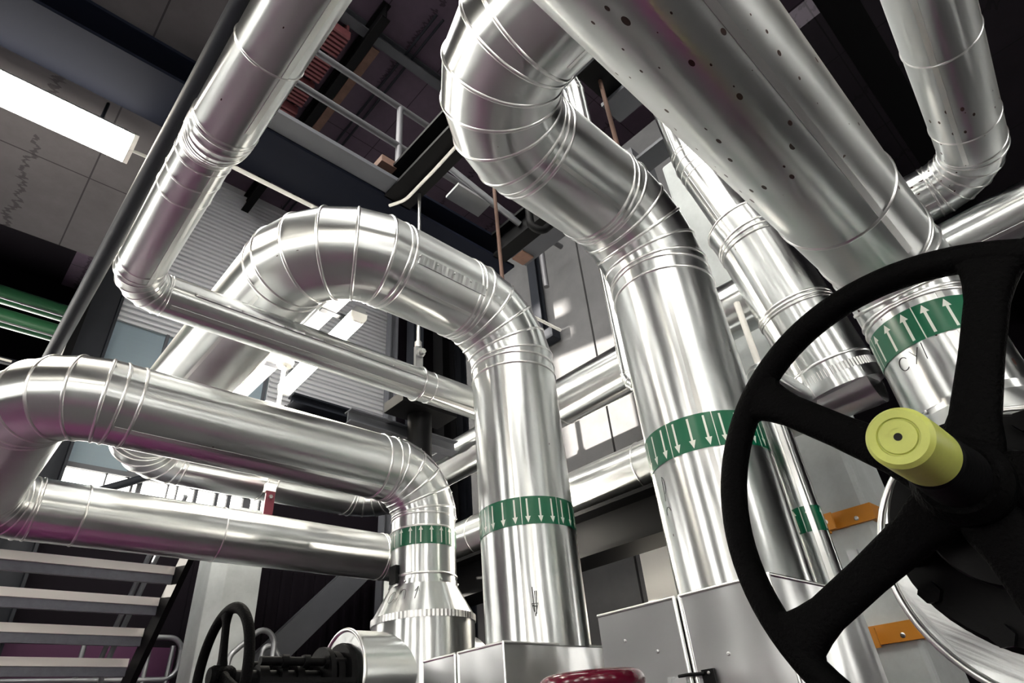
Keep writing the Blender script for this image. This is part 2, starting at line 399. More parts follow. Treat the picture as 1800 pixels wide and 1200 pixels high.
def label_band(root, x, y, z0, z1, r, m, a0=0., a1=2*PI, name='arrow_label_band'):
    b = MB(); n = 72; rs = []; vs = []; fs = []; uv = []
    for k in range(n+1):
        a = a0+(a1-a0)*k/n
        vs += [(x+r*math.cos(a), y+r*math.sin(a), z0), (x+r*math.cos(a), y+r*math.sin(a), z1)]
    for k in range(n):
        u0, u1 = (a0+(a1-a0)*k/n)*r, (a0+(a1-a0)*(k+1)/n)*r
        fs.append([2*k, 2*k+2, 2*k+3, 2*k+1]); uv.append([(u0, 0), (u1, 0), (u1, 1), (u0, 1)])
    b.add(vs, fs, uv); o = b.build(name, M[m], root); o['label'] = 'green label band with white arrows'; return o

def ink_on(root, surf, strokes, w=.0035, name='marker_note', label=None):
    """handwriting: strokes of (s,t) points laid on a surface function surf(s,t)->point."""
    b = MB()
    for st in strokes:
        pts = [surf(*p) for p in st]; b.tube(pts, w, 6)
    o = b.build(name, M['ink'], root)
    if label: o['label'] = label
    return o

def screws(root, pts, nrm, r=.008, name='screw'):
    for p in pts:
        b = MB(); nn = Vector(nrm(p) if callable(nrm) else nrm).normalized()
        b.lathe(Vector(p)-nn*.004, nn, [(0, r), (.007, r), (.010, r*.6)], 10); b.build(name, M['zinc'], root)

def ibeam(b, p0, p1, w, h, tf, tw, up=(0, 0, 1)):
    p0, p1 = Vector(p0), Vector(p1); d = (p1-p0).normalized(); up = Vector(up); s = d.cross(up).normalized(); up = s.cross(d)
    W, H = w/2, h/2; t = tw/2
    poly = [(-W, -H), (W, -H), (W, -H+tf), (t, -H+tf), (t, H-tf), (W, H-tf), (W, H), (-W, H), (-W, H-tf), (-t, H-tf), (-t, -H+tf), (-W, -H+tf)]
    n = len(poly); vs = [p0+s*x+up*y for x, y in poly]+[p1+s*x+up*y for x, y in poly]
    b.add(vs, [[k, (k+1) % n, n+(k+1) % n, n+k] for k in range(n)]+[list(range(n))[::-1], list(range(n, 2*n))], None, False)

#BODY
# ------------------------------------------------------------------ the hall
wall('floor', M['floor'], (-8, 9.5, -6, 13, -1.2, -1))
struct(one('floor_tint_strip', M['plum_floor'], 'added plum strip on the unseen floor for purple reflections', 'floor', lambda b: b.bb(-8, 9, .2, 1.0, -1, -.996)))  # unseen plum strip added so the pipe undersides reflect purple bands
struct(one('floor_tint_strip', M['plum_floor'], 'added plum strip along the far side for purple reflections', 'floor', lambda b: b.bb(-8, 2.2, 4.0, 7.4, -1, -.996)))  # second added strip, also there for the purple reflections
wall('ceiling', M['slab'], (-8, .30, -6, 5.85, 4.3, 4.55), label='low concrete ceiling slab with board joints at the left')
wall('ceiling', M['slab_plum'], (.30, 9.5, -6, 13, 8.5, 8.75), label='high dark concrete ceiling above the beams')
wall('ceiling', M['black'], (-8, .30, 5.85, 13, 8.5, 8.75))
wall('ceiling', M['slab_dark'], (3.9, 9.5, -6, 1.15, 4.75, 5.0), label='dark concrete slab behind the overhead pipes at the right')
wall('ceiling', M['black'], (-8, .30, 5.75, 5.85, 4.55, 8.5))
wall('wall_right', M['conc'], (4.8, 5.05, 1.76, 3.345, -1, 6.2), (4.8, 5.05, 3.37, 5.6, -1, 6.2), (4.86, 5.05, 3.34, 3.38, -1, 6.2), label='grey concrete wall panels behind the vertical pipes')

# far facade: black base, window strip, translucent strip, corrugated cladding
wall('wall_back', M['plum'], (.7, 2.5, 8.2, 8.4, -1, 1.25))
wall('wall_back', M['black'], (.7, 9.5, 8.2, 8.4, 1.25, 2.27), (2.5, 9.5, 8.2, 8.4, -1, 1.25), (3.35, 9.5, 8.2, 8.4, 2.27, 4.63), (5.2, 9.5, 8.2, 8.4, 4.63, 8.5))
def ribs(b):
    for q in range(44): b.bb(2.5+q*.16, 2.56+q*.16, 8.15, 8.2, -1, 2.2)
struct(one('trim_1', M['black'], 'black ribbed cladding low on the far wall', 'cladding', ribs))
wall('wall_back', M['black'], (-8, .7, 12.8, 13, -1, 2.4), (-8, .7, 12.8, 13, 6.1, 8.5), (.7, .8, 8.4, 13, -1, 8.5))
b = MB(); b.bb(-8, .7, 12.9, 12.91, 2.4, 6.1); w3 = struct(b.build('window_20', M['glass']), 'bright windows at the end of the dark bay')
b = MB()
for k in range(6): b.bb(-8+k*1.7, -7.94+k*1.7, 12.85, 12.95, 2.4, 6.1)
b.build('window_frame', M['steel'], w3)
def corr(b):
    prof = []; z = 0; zz = 5.2
    while zz < 8.3:
        prof += [(0, zz), (0, zz+.05), (.04, zz+.056), (.04, zz+.078)]; zz += .085
    def strip(x0, x1, z_lo):
        pr = [p for p in prof if p[1] >= z_lo] if z_lo >= 5.2 else [(p[0], p[1]-(5.2-z_lo)) for p in prof if p[1]-(5.2-z_lo) < 5.2]+prof
        vs = [(x0, 8.2-a, z) for a, z in pr]+[(x1, 8.2-a, z) for a, z in pr]; n = len(pr)
        b.add(vs, [[k, n+k, n+k+1, k+1] for k in range(n-1)], None, False)
    strip(.72, 3.05, 5.2); strip(3.05, 5.2, 4.63)
wall('wall_back', M['clad'], (.7, 3.05, 8.21, 8.3, 5.2, 8.5), (3.05, 5.2, 8.21, 8.3, 4.63, 8.5))
cb = MB(); corr(cb); o = struct(cb.build('trim_2', M['clad']), 'grey corrugated cladding on the far wall')
b = MB(); b.bb(.72, 3.05, 8.24, 8.26, 3.14, 5.2); struct(b.build('window_1', M['poly']), 'pale blue translucent sheet strip in the far wall')
b = MB()
for x in (.78, 1.55, 2.3, 3.0): b.bb(x-.02, x+.02, 8.19, 8.24, 3.1, 5.2)
b.bb(.72, 3.05, 8.18, 8.24, 4.2, 4.26); b.bb(.72, 3.05, 8.18, 8.24, 3.1, 3.16); b.build('window_frame', M['grey'], bpy.data.objects['window_1'])
b = MB(); b.bb(.72, 3.35, 8.28, 8.29, 2.27, 3.14); w2 = struct(b.build('window_2', M['glass']), 'bright window strip low in the far wall')
b = MB()
for x, w in ((.86, .02), (1.33, .012), (1.62, .02), (1.70, .05), (2.02, .012), (2.13, .015), (2.36, .04), (2.62, .04), (2.78, .05), (3.02, .1), (3.2, .03)): b.bb(x-w/2, x+w/2, 8.2, 8.26, 2.27, 3.14)
b.bb(.72, 3.35, 8.2, 8.3, 2.22, 2.29); b.build('window_frame', M['grey'], w2)
b = MB(); b.tube([(1.05, 8.12, 2.72), (1.75, 8.12, 3.12)], .05, 8); struct(b.build('trim_3', M['steel']), 'dark diagonal brace across the bright window strip')
# walls and windows round the rest of the hall (daylight from behind the camera)
def pierced(axis, c, t, a0, a1, z0, z1, holes, m, name):
    boxes = []; hs = sorted(holes); lo = a0
    def bx(u0, u1, q0, q1):
        boxes.append((u0, u1, c, c+t, q0, q1) if axis == 'y' else (c, c+t, u0, u1, q0, q1))
    for (u0, u1, q0, q1) in hs:
        bx(lo, u0, z0, z1); bx(u0, u1, z0, q0); bx(u0, u1, q1, z1); lo = u1
    bx(lo, a1, z0, z1); return wall(name, m, *boxes)
WN = 3
def window_in(axis, c, hole):
    global WN
    u0, u1, q0, q1 = hole; g = MB(); f = MB()
    def bx(b, a0, a1, z0, z1, t):
        b.bb(a0, a1, c-t, c+t, z0, z1) if axis == 'y' else b.bb(c-t, c+t, a0, a1, z0, z1)
    bx(g, u0, u1, q0, q1, .006); w = struct(g.build('window_%d' % WN, M['glass'])); WN += 1
    n = max(1, round((u1-u0)/.9))
    for k in range(n+1):
        x = u0+(u1-u0)*k/n; bx(f, x-.035, x+.035, q0, q1, .05)
    for z in (q0, q1): bx(f, u0, u1, z-.035, z+.035, .05)
    f.build('window_frame', M['steel'], w)
HF = [(-6.6, -5.2, .3, 3.9), (-3.0, -1.9, .3, 3.9), (1.2, 2.0, -.2, 3.2)]
pierced('y', -6.2, .2, -8, 9.5, -1, 8.5, HF, M['dim'], 'wall_front')
for h in HF: window_in('y', -6.1, h)
HL = [(-4.6, -3.2, .3, 3.9), (-.6, .5, .3, 3.9), (3.2, 4.6, .3, 3.9)]
pierced('x', -8.2, .2, -6, 13, -1, 8.5, HL, M['dim'], 'wall_left')
for h in HL: window_in('x', -8.1, h)

HR = [(-3.2, -2.6, .0, 1.9)]
pierced('x', 9.5, .2, -6, 13, -1.2, 8.75, HR, M['black'], 'wall_right')
for h in HR: window_in('x', 9.6, h)

# ------------------------------------------------------------------ steelwork
def beam(name, label, p0, p1, w, h, m='blacksteel', tf=.03, tw=.02, up=(0, 0, 1)):
    b = MB(); ibeam(b, p0, p1, w, h, tf, tw, up); return struct(b.build(name, M[m]), label)
beam('steel_beam', 'long dark steel beam running under the ceiling behind the fluorescent lamp', (-8, 3.41, 4.15), (3.42, 3.41, 4.15), .45, .3, 'navy')
b = MB(); b.bb(.32, 2.0, 3.0, 3.17, 4.02, 4.06); struct(b.build('steel_flat', M['grey']), 'grey flat along the edge of the long beam')
beam('steel_beam', 'black cross beam meeting the long beam above the tall bend', (2.03, -6, 4.15), (2.03, 3.2, 4.15), .26, .3)
beam('steel_beam', 'black beam in front of the concrete wall, right of the rusty rods', (3.22, 1.75, 4.15), (3.22, 3.2, 4.15), .16, .3)
b = MB(); b.bb(3.3, 3.5, 1.2, 3.1, 4.0, 4.03); struct(b.build('steel_flat', M['grey']), 'grey scuffed flat beside the black beam')
b = MB(); b.bb(3.31, 3.46, 2.95, 3.1, 3.985, 4.0); struct(b.build('steel_flat', M['rustplate']), 'rust patch at the end of the grey flat')
beam('steel_beam', 'grey box beam over the first bend of the tallest pipe', (1.98, -6, 3.62), (1.98, 1.45, 3.62), .2, .14, 'grey')
beam('steel_beam', 'dark beam above the top right pipes', (1.0, -.15, 4.2), (9.5, -.15, 4.2), .22, .3)
beam('steel_beam', 'short dark beam between the hanger rods', (2.2, 1.33, 4.25), (2.9, 1.33, 4.25), .18, .2)
beam('steel_beam', 'short grey beam behind the tallest pipe', (2.55, 2.1, 4.4), (4.8, 2.1, 4.4), .16, .22, 'grey')
b = MB(); b.bb(2.75, 2.98, 1.2, 1.45, 4.1, 4.14); struct(b.build('steel_flat', M['grey']), 'small grey plate under the short beam')
b = MB(); b.bb(3.4, 3.75, 1.62, 1.8, 4.0, 4.3); struct(b.build('steel_flat', M['grey']), 'grey bracket plate right of the tallest pipe')
beam('steel_column', 'dark steel column left of the window wall', (.70, 8.0, -1), (.70, 8.0, 8.5), .29, .34, 'steel', .03, .02, (1, 0, 0))
b = MB(); b.bb(.46, .54, 7.82, 8.18, -1, 8.5); struct(b.build('steel_plate', M['blacksteel']), 'black cover strip on the column')
for i, (x, y, w, m_) in enumerate(((4.45, 7.0, .14, 'grey'), (4.9, 7.0, .2, 'steel'), (5.5, 7.0, .26, 'blacksteel'), (6.05, 7.2, .2, 'steel'))):
    beam('steel_column', ('narrow grey', 'wide dark', 'black', 'rear dark')[i]+' upright in front of the far cladding', (x, y, -1), (x, y, 8.5), w, w, m_, .02, .02, (1, 0, 0))
beam('steel_beam', 'pale grey beam beside the glowing lamp', (2.12, 4.15, 3.75), (2.12, 8.2, 3.75), .16, .2, 'lightgrey')
beam('steel_beam', 'dark rail under the corrugated cladding', (3.3, 7.9, 4.58), (9.5, 7.9, 4.58), .2, .16, 'steel')
beam('steel_brace', 'grey diagonal brace right of the concrete column', (3.15, 7.6, .9), (4.75, 7.6, 2.45), .3, .16, 'grey', .02, .02, (0, 1, 0))
# frame of small grey channels carried by the black post
fr = thing('channel_frame', 'grey steel channel frame round the black post', 'frame', (2.9, 4.2, 2.4))
for p0, p1 in (((2.3, 4.272, 2.47), (3.46, 4.272, 2.45)), ((2.52, 4.33, 2.47), (2.52, 5.15, 2.47)), ((3.36, 4.33, 2.45), (3.36, 5.15, 2.45))):
    b = MB(); ibeam(b, p0, p1, .12, .12, .012, .012); b.build('channel', M['grey'], fr)
po = thing('support_post', 'black round post under the small horizontal pipe, behind the lowest loop', 'post', (2.93, 4.1, -1))
b = MB(); b.cyl((2.93, 4.1, -1), (2.93, 4.1, 2.58), .108, 32); b.build('tube', M['blacksteel'], po)
b = MB(); b.box((2.93, 4.08, 2.63), (.6, .3, .1)); b.build('saddle_plate', M['blacksteel'], po)
b = MB(); b.box((2.93, 4.1, -.98), (.26, .26, .04)); b.build('base_plate', M['blacksteel'], po)
hb = beam('steel_beam', 'black H beam carrying the lower header pipe', (3.75, 1.6, 1.29), (3.75, 5.3, 1.29), .34, .34, 'blacksteel', .03, .03)
for y in (2.0, 4.9): beam('steel_column', 'black stub column under the H beam', (3.75, y, -1), (3.75, y, 1.12), .2, .2, 'blacksteel', .02, .02, (1, 0, 0))
struct(one('wall_lit_patch', M['white'], 'patch of light painted white low on the concrete wall', 'panel', lambda b: b.bb(4.77, 4.8, 2.55, 3.28, .2, 1.55)))  # white panel stands in for a brightly lit part of the wall
struct(one('concrete_column', M['conc_light'], 'pale concrete column with two orange brackets behind the big wheel', 'column', lambda b: b.bb(4.2, 4.8, 1.155, 1.75, -1, 4.75), None, .03))
struct(one('concrete_column', M['conc_light'], 'pale concrete column beside the stairs', 'column', lambda b: b.prism([(0, 0), (.12, -.14), (.5, -.14), (.5, .4), (0, .4)], (2.33, 7.05, -1), (2.33, 7.05, 2.5), (1, 0, 0), (0, 1, 0)), None, .01))

# green crane rails in the dark bay
for k, (z, y) in enumerate(((4.98, 8.1), (4.62, 8.0))):
    t = thing('crane_rail', ('upper', 'lower')[k]+' green crane rail in the dark bay at left', 'rail', (-7.5, y, z), 'green crane rails')
    b = MB(); b.tube([(-7.9, y, z), (.45, y, z)], .11, 24); b.build('tube', M['green'], t)
    b = MB(); b.bb(-7.9, .45, y-.125, y-.112, z-.125, z-.105); b.build('edge_strip', M['lightgrey'], t)
bl = thing('rail_light', 'row of small white lights along a rail in the dark bay', 'light', (-6, 8, 4.1))
b = MB(); b.bb(-7.9, .6, 8.0, 8.06, 4.08, 4.14); b.build('rail', M['steel'], bl)
for k in range(9):
    b = MB(); b.bb(.35-k*.3, .13-k*.3, 7.985, 8.0, 4.09, 4.115); b.build('light_strip', M['white'], bl)
struct(one('trim_5', M['plum'], 'plum panels in the dark bay', 'panel', lambda b: [b.bb(-7.5+k*1.4, -6.6+k*1.4, 12.7, 12.8, 5.4, 7.0) for k in range(5)]))

# upper railing on the long beam
rl = thing('platform_railing', 'grey tube railing along the upper platform edge', 'railing', (2.3, 3.45, 4.3))
for z in (5.14, 5.77):
    b = MB(); b.tube([(.45, 3.45, z), (4.6, 3.45, z)], .034, 16); b.build('rail', M['rail_dark'], rl)
for x in (2.19, 4.2, .6):
    b = MB(); b.tube([(x, 3.45, 4.3), (x, 3.45, 5.77)], .034, 16); b.build('post', M['rail_dark'], rl)
b = MB(); b.box((1.86, 3.14, 4.30), (.15, .14, .08)); tag(b.build('beam_clamp', M['rust']), 'rust brown clamp block where the beams meet', 'clamp')
# slatted shutters high under the ceiling
for k in range(5):
    y = 4.55+k*.5
    t = thing('slatted_crate', 'red-brown slatted crate under the high ceiling, number '+('one', 'two', 'three', 'four', 'five')[k]+' in the row', 'crate', (1.72, y, 8.0), 'slatted crates under the high ceiling')
    t['label'] = ('nearest', 'second nearest', 'middle', 'second farthest', 'farthest')[k]+' red-brown slatted crate in the row under the high ceiling'
    for j in range(6):
        b = MB(); b.bb(1.45, 1.95, y-.19+j*.066, y-.155+j*.066, 8.05, 8.2); b.build('slat', M['wood'], t)
    for x in (1.5, 1.7, 1.9):
        b = MB(); b.bb(x-.015, x+.015, y-.2, y+.2, 8.2, 8.46); b.build('batten', M['wood'], t)
beam('steel_beam', 'black beam beside the slatted crates', (2.15, 3.8, 8.2), (2.15, 8.2, 8.2), .12, .4)
b = MB(); b.bb(2.3, 2.42, 4.4, 6.4, 8.3, 8.32); struct(b.build('steel_flat', M['rustplate']), 'long rust-coloured plate beside the slatted crates')
for x in (2.75, 2.86):
    b = MB(); b.tube([(x, 3.5, 8.4), (x, 8.1, 8.4)], .02, 8); tag(b.build('conduit', M['steel']), 'thin dark conduit on the high ceiling, '+('left' if x < 2.8 else 'right')+' of two', 'conduit', 'ceiling conduits')
beam('steel_beam', 'grey rusted beam high above the railing', (.4, 4.3, 8.4), (9.4, 4.3, 8.4), .14, .18, 'grey')

# ------------------------------------------------------------------ lamps
def lamp(label, a, b_, group=None, w=.25, drop=.25):
    a, b_ = Vector(a), Vector(b_); d = (b_-a).normalized(); s = d.cross(Vector((0, 0, 1))).normalized(); u = Vector((0, 0, 1))
    t = thing('fluorescent_lamp', label, 'lamp', tuple((a+b_)/2+u*.06), group); m = MB(); W = w/2
    m.prism([(-W, .03), (W, .03), (W*.6, .10), (-W*.6, .10)], a, b_, s, u); m.build('housing', M['lightgrey'], t)
    m = MB(); m.prism([(-W, .03), (-W*.95, -.03), (-W*.6, -.065), (W*.6, -.065), (W*.95, -.03), (W, .03)], a+d*.03, b_-d*.03, s, u); m.build('diffuser', M['tube'], t)
    for p, q in ((a, a+d*.03), (b_-d*.03, b_)):
        m = MB(); m.prism([(-W*1.03, .035), (-W*.98, -.03), (-W*.6, -.072), (W*.6, -.072), (W*.98, -.03), (W*1.03, .035)], p, q, s, u); m.build('end_cap', M['white'], t)
    for f in (.15, .85):
        m = MB(); p = a.lerp(b_, f); m.cyl(p+u*.09, p+u*(.09+drop), .012, 8); m.build('hanger', M['steel'], t)
    return t
lamp('long lit fluorescent lamp under the beam at top left', (-1.45, 3.82, 3.83), (.17, 3.82, 3.83))
pd = thing('hanging_socket', 'pale socket with a hanging rod beside the glowing lamp', 'socket', (2.06, 5.2, 3.3))
b = MB(); b.lathe((2.06, 5.2, 3.36), (0, 0, 1), [(0, .075), (.05, .09), (.09, .06), (.30, .03)], 24); b.build('cup', M['white'], pd)
b = MB(); b.cyl((2.06, 5.2, 2.5), (2.06, 5.2, 3.37), .02, 10); b.build('rod', M['white'], pd)
tb = MB(); tb.tube([(.17, 3.82, 3.83), (.3, 3.84, 3.86), (.45, 3.84, 3.95), (.62, 3.7, 3.99)], .012, 8, smooth_path=.1); tag(tb.build('lamp_cable', M['cable']), 'pale cable from the end of the long lamp to the beam', 'cable')
gl = lamp('glowing fluorescent lamp behind the arched pipe', (2.33, 4.25, 3.55), (2.4, 5.95, 3.55), None, .16, .02)
for y in (4.5, 5.7):
    b = MB(); b.bb(2.05, 2.42, y-.03, y+.03, 3.64, 3.67); b.build('bracket', M['grey'], gl)
wl = thing('hidden_fill_light', 'added upright fill light, unseen behind the arched pipe', 'lamp', (3.36, 3.30, -1))  # added light, out of sight, brightens the concrete wall and header pipes
b = MB(); b.cyl((3.36, 3.30, -1), (3.36, 3.30, 1.0), .02, 12); b.build('pole', M['iron'], wl)
b = MB(); b.cyl((3.36, 3.30, -1), (3.36, 3.30, -.96), .14, 24); b.build('foot', M['iron'], wl)
b = MB(); b.cyl((3.36, 3.30, 1.0), (3.36, 3.30, 1.75), .045, 20); b.build('tube', M['tube'], wl)
lamp('added unseen fluorescent lamp behind the camera near the front wall', (-1.5, -2.4, 3.83), (.15, -2.4, 3.83), 'added unseen lamps', .16, .38)  # added out of view to give streak highlights along the pipes
lamp('added unseen fluorescent lamp behind the camera under the low ceiling', (-4.6, -.4, 3.83), (-3.0, -.4, 3.83), 'added unseen lamps', .16, .38)  # second added lamp out of view, for highlights on the pipes
b = MB(); b.prism([(0, 0), (.42, 0), (.42, .03), (0, .03)], (2.66, 3.3, 4.58), (2.66, 3.1, 4.6), (1, 0, 0), (0, 0, 1)); struct(b.build('steel_plate', M['lightgrey']), 'white plate behind the white conduit above the beams')

# ------------------------------------------------------------------ insulated pipes
RA = .28
A, infA = pipe('insulated_pipe', 'arched silver pipe in the middle with a green label band of down arrows', [(2.57, 2.51, .40), (2.57, 2.51, 2.57), (1.10, 2.51, 2.57), (1.10, 6.0, 2.57), (3.72, 6.0, 2.57), (3.72, 5.6, 2.57)], RA, .44, 5,
    rings=[(0, .955), (1, .06), (1, .94), (3, .5)])
label_band(A, 2.57, 2.51, 1.005, 1.16, RA+.003, 'down')
B, infB = pipe('insulated_pipe', 'tallest silver pipe right of centre with a green label band of down arrows', [(2.61, 1.30, .44), (2.61, 1.30, 2.57), (1.17, 1.30, 2.57), (1.17, -5.9, 2.57)], RA, .44, 5, rings=[(0, .95), (1, .07), (1, .93), (2, .05)])
label_band(B, 2.61, 1.30, 1.02, 1.185, RA+.003, 'down')
RC = .222
Cp, infC = pipe('insulated_pipe', 'lowest looped silver pipe at left with a green label band of up arrows', [(2.54, 3.50, .93), (2.54, 3.50, 1.71), (.17, 3.50, 1.71), (.17, 5.45, 1.71), (3.72, 5.45, 1.71), (3.72, 5.15, 1.71)], RC, .33, 5, rings=[(0, .12), (0, .80), (1, .05), (1, .95), (3, .1), (3, .45)])
label_band(Cp, 2.54, 3.50, 1.165, 1.29, RC+.003, 'up')
RD = .203
D, infD = pipe('insulated_pipe', 'big spotted overhead pipe at top right with a green label band of up arrows', [(2.57, .25, .86), (2.57, .25, 1.53), (-5.5, .225, 1.53)], RD, .27, 5, mt='alu_dirty', rings=[(1, .045)])
label_band(D, 2.57, .25, 1.09, 1.225, RD+.003, 'up')
J1, _ = pipe('header_pipe', 'upper silver header pipe running behind the vertical pipes', [(3.72, 5.62, 2.5), (3.72, .95, 2.5)], .2, rings=[(0, .12), (0, .55)])
J2, _ = pipe('header_pipe', 'lower silver header pipe resting on the black H beam', [(3.74, 5.17, 1.66), (3.74, .72, 1.66)], .185, rings=[(0, .2), (0, .63), (0, .83)])
F, _ = pipe('insulated_pipe', 'slanting silver pipe at top left ending in a tight elbow', [(2.95, 3.0, 2.13), (.34, 3.0, 2.13), (.315, 1.86, 2.13), (.285, 1.60, 1.865), (.27, -5.9, 1.865)], .11, .17, 5, rings=[(0, .3), (1, .06), (1, .70), (1, .83), (1, .95), (3, .045)], bends={2: .15, 3: .15})
E, _ = pipe('insulated_pipe', 'bent silver pipe at the upper right edge with stained bottom', [(1.2, -.43, 2.33), (3.4, -.225, 2.33), (3.36, .42, 2.33)], .145, .24, 5, mt='alu_dirty', rings=[(0, .35), (0, .62), (0, .9), (1, .6)])
P_, _ = pipe('insulated_pipe', 'bright horizontal pipe at the right edge below the bent pipe', [(3.5, -3.5, 2.05), (3.5, .46, 2.05)], .128, rings=[(0, .75)])
E2, _ = pipe('insulated_pipe', 'silver pipe widening as it bends down onto the lower header between the two tallest pipes', [(3.25, 1.13, 8.4), (3.3, 1.14, 4.44), (3.4, 1.148, 3.63), (3.49, 1.01, 2.83)], .15, .9, 1, rings=[(1, .95), (2, .1)])
pipe('insulated_pipe', '', [(3.47, 1.03, 2.93), (3.50, .996, 2.74), (3.6, .939, 2.165), (3.72, .897, 1.60)], .235, .9, 1, root=E2, rings=[(0, .05), (1, .0), (2, .0), (2, .7)])
Np, _ = pipe('insulated_pipe', 'thin silver pipe dropping behind the left side of the tallest pipe', [(3.3, 2.06, 8.4), (3.3, 2.06, 2.05), (3.3, 1.45, 1.9), (3.3, 1.45, -1)], .062, .14, 4)
Q, _ = pipe('insulated_pipe', 'thin silver pipe with an elbow under the grey box beam', [(1.9, 1.74, 4.9), (2.9, 1.74, 4.9), (2.9, 1.74, 2.62)], .075, .15, 5)
T, _ = pipe('insulated_pipe', 'slim silver pipe right of the tallest pipe with small green label bands', [(2.96, 1.075, .44), (2.96, 1.075, 1.58), (3.7, 1.075, 1.6)], .067, .12, 4)
label_band(T, 2.96, 1.075, .70, .815, .069, 'up', PI*.62, PI*1.14); label_band(T, 2.96, 1.075, .70, .815, .069, 'up', PI*1.24, PI*1.9)
dk = MB(); dk.tube([(.24, 5.7, 2.78), (.24, -5.9, 2.78)], .05, 24); tag(dk.build('dark_pipe', M['steel']), 'dark grey pipe running behind the slanting silver pipe', 'pipe')
# lengthwise cover strips with screws on the shoulders of the big bends
def cover(root, pts_fn, n, w=.03):
    b = MB(); rs = []
    for k in range(n+1):
        p, nn, s = pts_fn(k/n); rs.append([p+nn*-.002-s*w, p+nn*.006-s*w, p+nn*.006+s*w, p+nn*-.002+s*w])
    b.rings(rs, None, .01, True, True, True, False); b.build('cover_strip', M['alu_box'], root)
    for k in range(0, n+1, 2):
        p, nn, s = pts_fn(min(1, k/n)); screws(root, [p+nn*.004+s*w*.5], nn, .007)
def shoulder(cx, cy, cz, R_, r, phi):
    def fn(t):
        a = t*PI/2; rad = Vector((math.cos(a), 0, math.sin(a))); n_ = rad*math.cos(phi)+Vector((0, -1, 0))*math.sin(phi)
        c = Vector((cx, cy, cz))+rad*R_
        return c+n_*(r+.004), n_, (rad.cross(Vector((0, 1, 0)))).cross(n_)
    return fn
cover(A, shoulder(2.57-.44, 2.51, 2.57-.44, .44, RA, .35), 10)
def run_strip(x0, x1, y, z, r, ny, nz):
    n_ = Vector((0, ny, nz)).normalized(); s_ = n_.cross(Vector((1, 0, 0)))
    return lambda t: (Vector((x0+(x1-x0)*t, y, z))+n_*(r+.002), n_, s_)
cover(A, run_strip(1.60, 2.12, 2.51, 2.57, RA, -.92, -.39), 8, .03)
cover(F, run_strip(.62, 2.1, 3.0, 2.13, .11, -.98, -.1), 12, .006)
cover(B, shoulder(2.61-.44, 1.30, 2.57-.44, .44, RA, .35), 10)
cover(Cp, shoulder(2.54-.33, 3.50, 1.71-.33, .33, RC, .8), 8, .02)

# ------------------------------------------------------------------ hangers and small fittings
def rod(label, x, y, z0, z1):
    t = thing('hanger_rod', label, 'rod', (x, y, z0), 'rusty hanger rods')
    b = MB(); b.cyl((x, y, z0), (x, y, z1), .016, 12); b.build('rod', M['rust'], t)
    b = MB(); b.lathe((x, y, z0-.01), (0, 0, 1), [(0, .03), (.03, .045), (.06, .03)], 16); b.build('nut', M['zinc'], t); return t
rod('rusty hanger rod on the shoulder of the arched pipe', 2.60, 2.56, 2.83, 4.3)
rod('rusty hanger rod on the shoulder of the tallest pipe', 2.6, 1.33, 2.84, 4.15)
b = MB(); b.cyl((3.3, 1.17, -1), (3.3, 1.17, 2.25), .02, 12); tag(b.build('white_rod', M['white']), 'white rod between the tallest pipe and the header pipes', 'rod')
hg = thing('pipe_hanger', 'steel pipe hanger with bolted plate on the small horizontal pipe', 'hanger', (2.12, 3.0, 2.2))
b = MB(); b.bb(2.09, 2.15, 2.975, 3.0, 2.2, 2.42); b.build('plate', M['lightgrey'], hg)
b = MB(); b.lathe((2.12, 2.92, 2.36), (0, 1, 0), [(0, .02), (.03, .02), (.03, .034), (.055, .034)], 6); b.build('bolt', M['zinc'], hg)
b = MB(); b.cyl((2.12, 2.99, 2.40), (2.12, 2.99, 4.0), .014, 10); b.build('rod', M['zinc'], hg)
b = MB(); b.torus((2.12, 3.0, 2.13), (1, 0, 0), .118, .008, 32, 8); b.build('clamp_ring', M['zinc'], hg)
b = MB(); b.lathe((2.12, 2.99, 2.42), (0, 0, 1), [(0, .026), (.05, .026)], 6); b.build('nut', M['zinc'], hg)
cd = MB(); cd.tube([(1.99, 3.25, 3.99), (2.05, 3.1, 3.97), (2.05, 2.7, 3.975), (2.04, 2.38, 3.975), (2.04, 1.2, 3.975)], .014, 10, smooth_path=.3); tag(cd.build('white_conduit', M['white']), 'white conduit clipped under the black cross beam', 'conduit')
cd = MB(); cd.tube([(.6, 3.66, 3.985), (4.6, 3.66, 3.985)], .018, 10); tag(cd.build('white_conduit', M['white']), 'straight white conduit along the underside of the long beam', 'conduit')
u = MB(); u.tube([(2.95, 2.5, 4.6), (2.95, 2.5, 3.75), (3.02, 2.44, 3.68), (3.12, 2.40, 3.8), (3.12, 2.40, 4.02)], .035, 12, smooth_path=.1); tag(u.build('bent_steel_bar', M['blacksteel']), 'black U-shaped bar hanging right of the rusty rod', 'bar')
ur = MB(); ur.tube([(2.35, 2.95, 4.55), (3.2, 2.85, 4.2)], .03, 12); tag(ur.build('steel_rail', M['rail']), 'short grey rail behind the black U-shaped bar', 'rail')
rb = thing('red_pipe_bracket', 'dark red flat bracket between the lower loop pipes', 'bracket', (2.30, 5.9, 1.9))
b = MB(); b.bb(2.26, 2.35, 5.68, 5.70, 1.72, 2.26); b.build('flat_bar', M['darkred'], rb)
b = MB(); b.lathe((2.305, 5.66, 2.2), (0, 1, 0), [(0, .02), (.03, .02)], 6); b.build('bolt', M['zinc'], rb)
b = MB(); b.torus((2.305, 6.0, 2.57), (1, 0, 0), .287, .01, 48, 8); b.build('clamp_ring', M['zinc'], rb)
b = MB(); b.box((2.305, 5.72, 2.30), (.1, .06, .08)); b.build('clamp_lug', M['white'], rb)
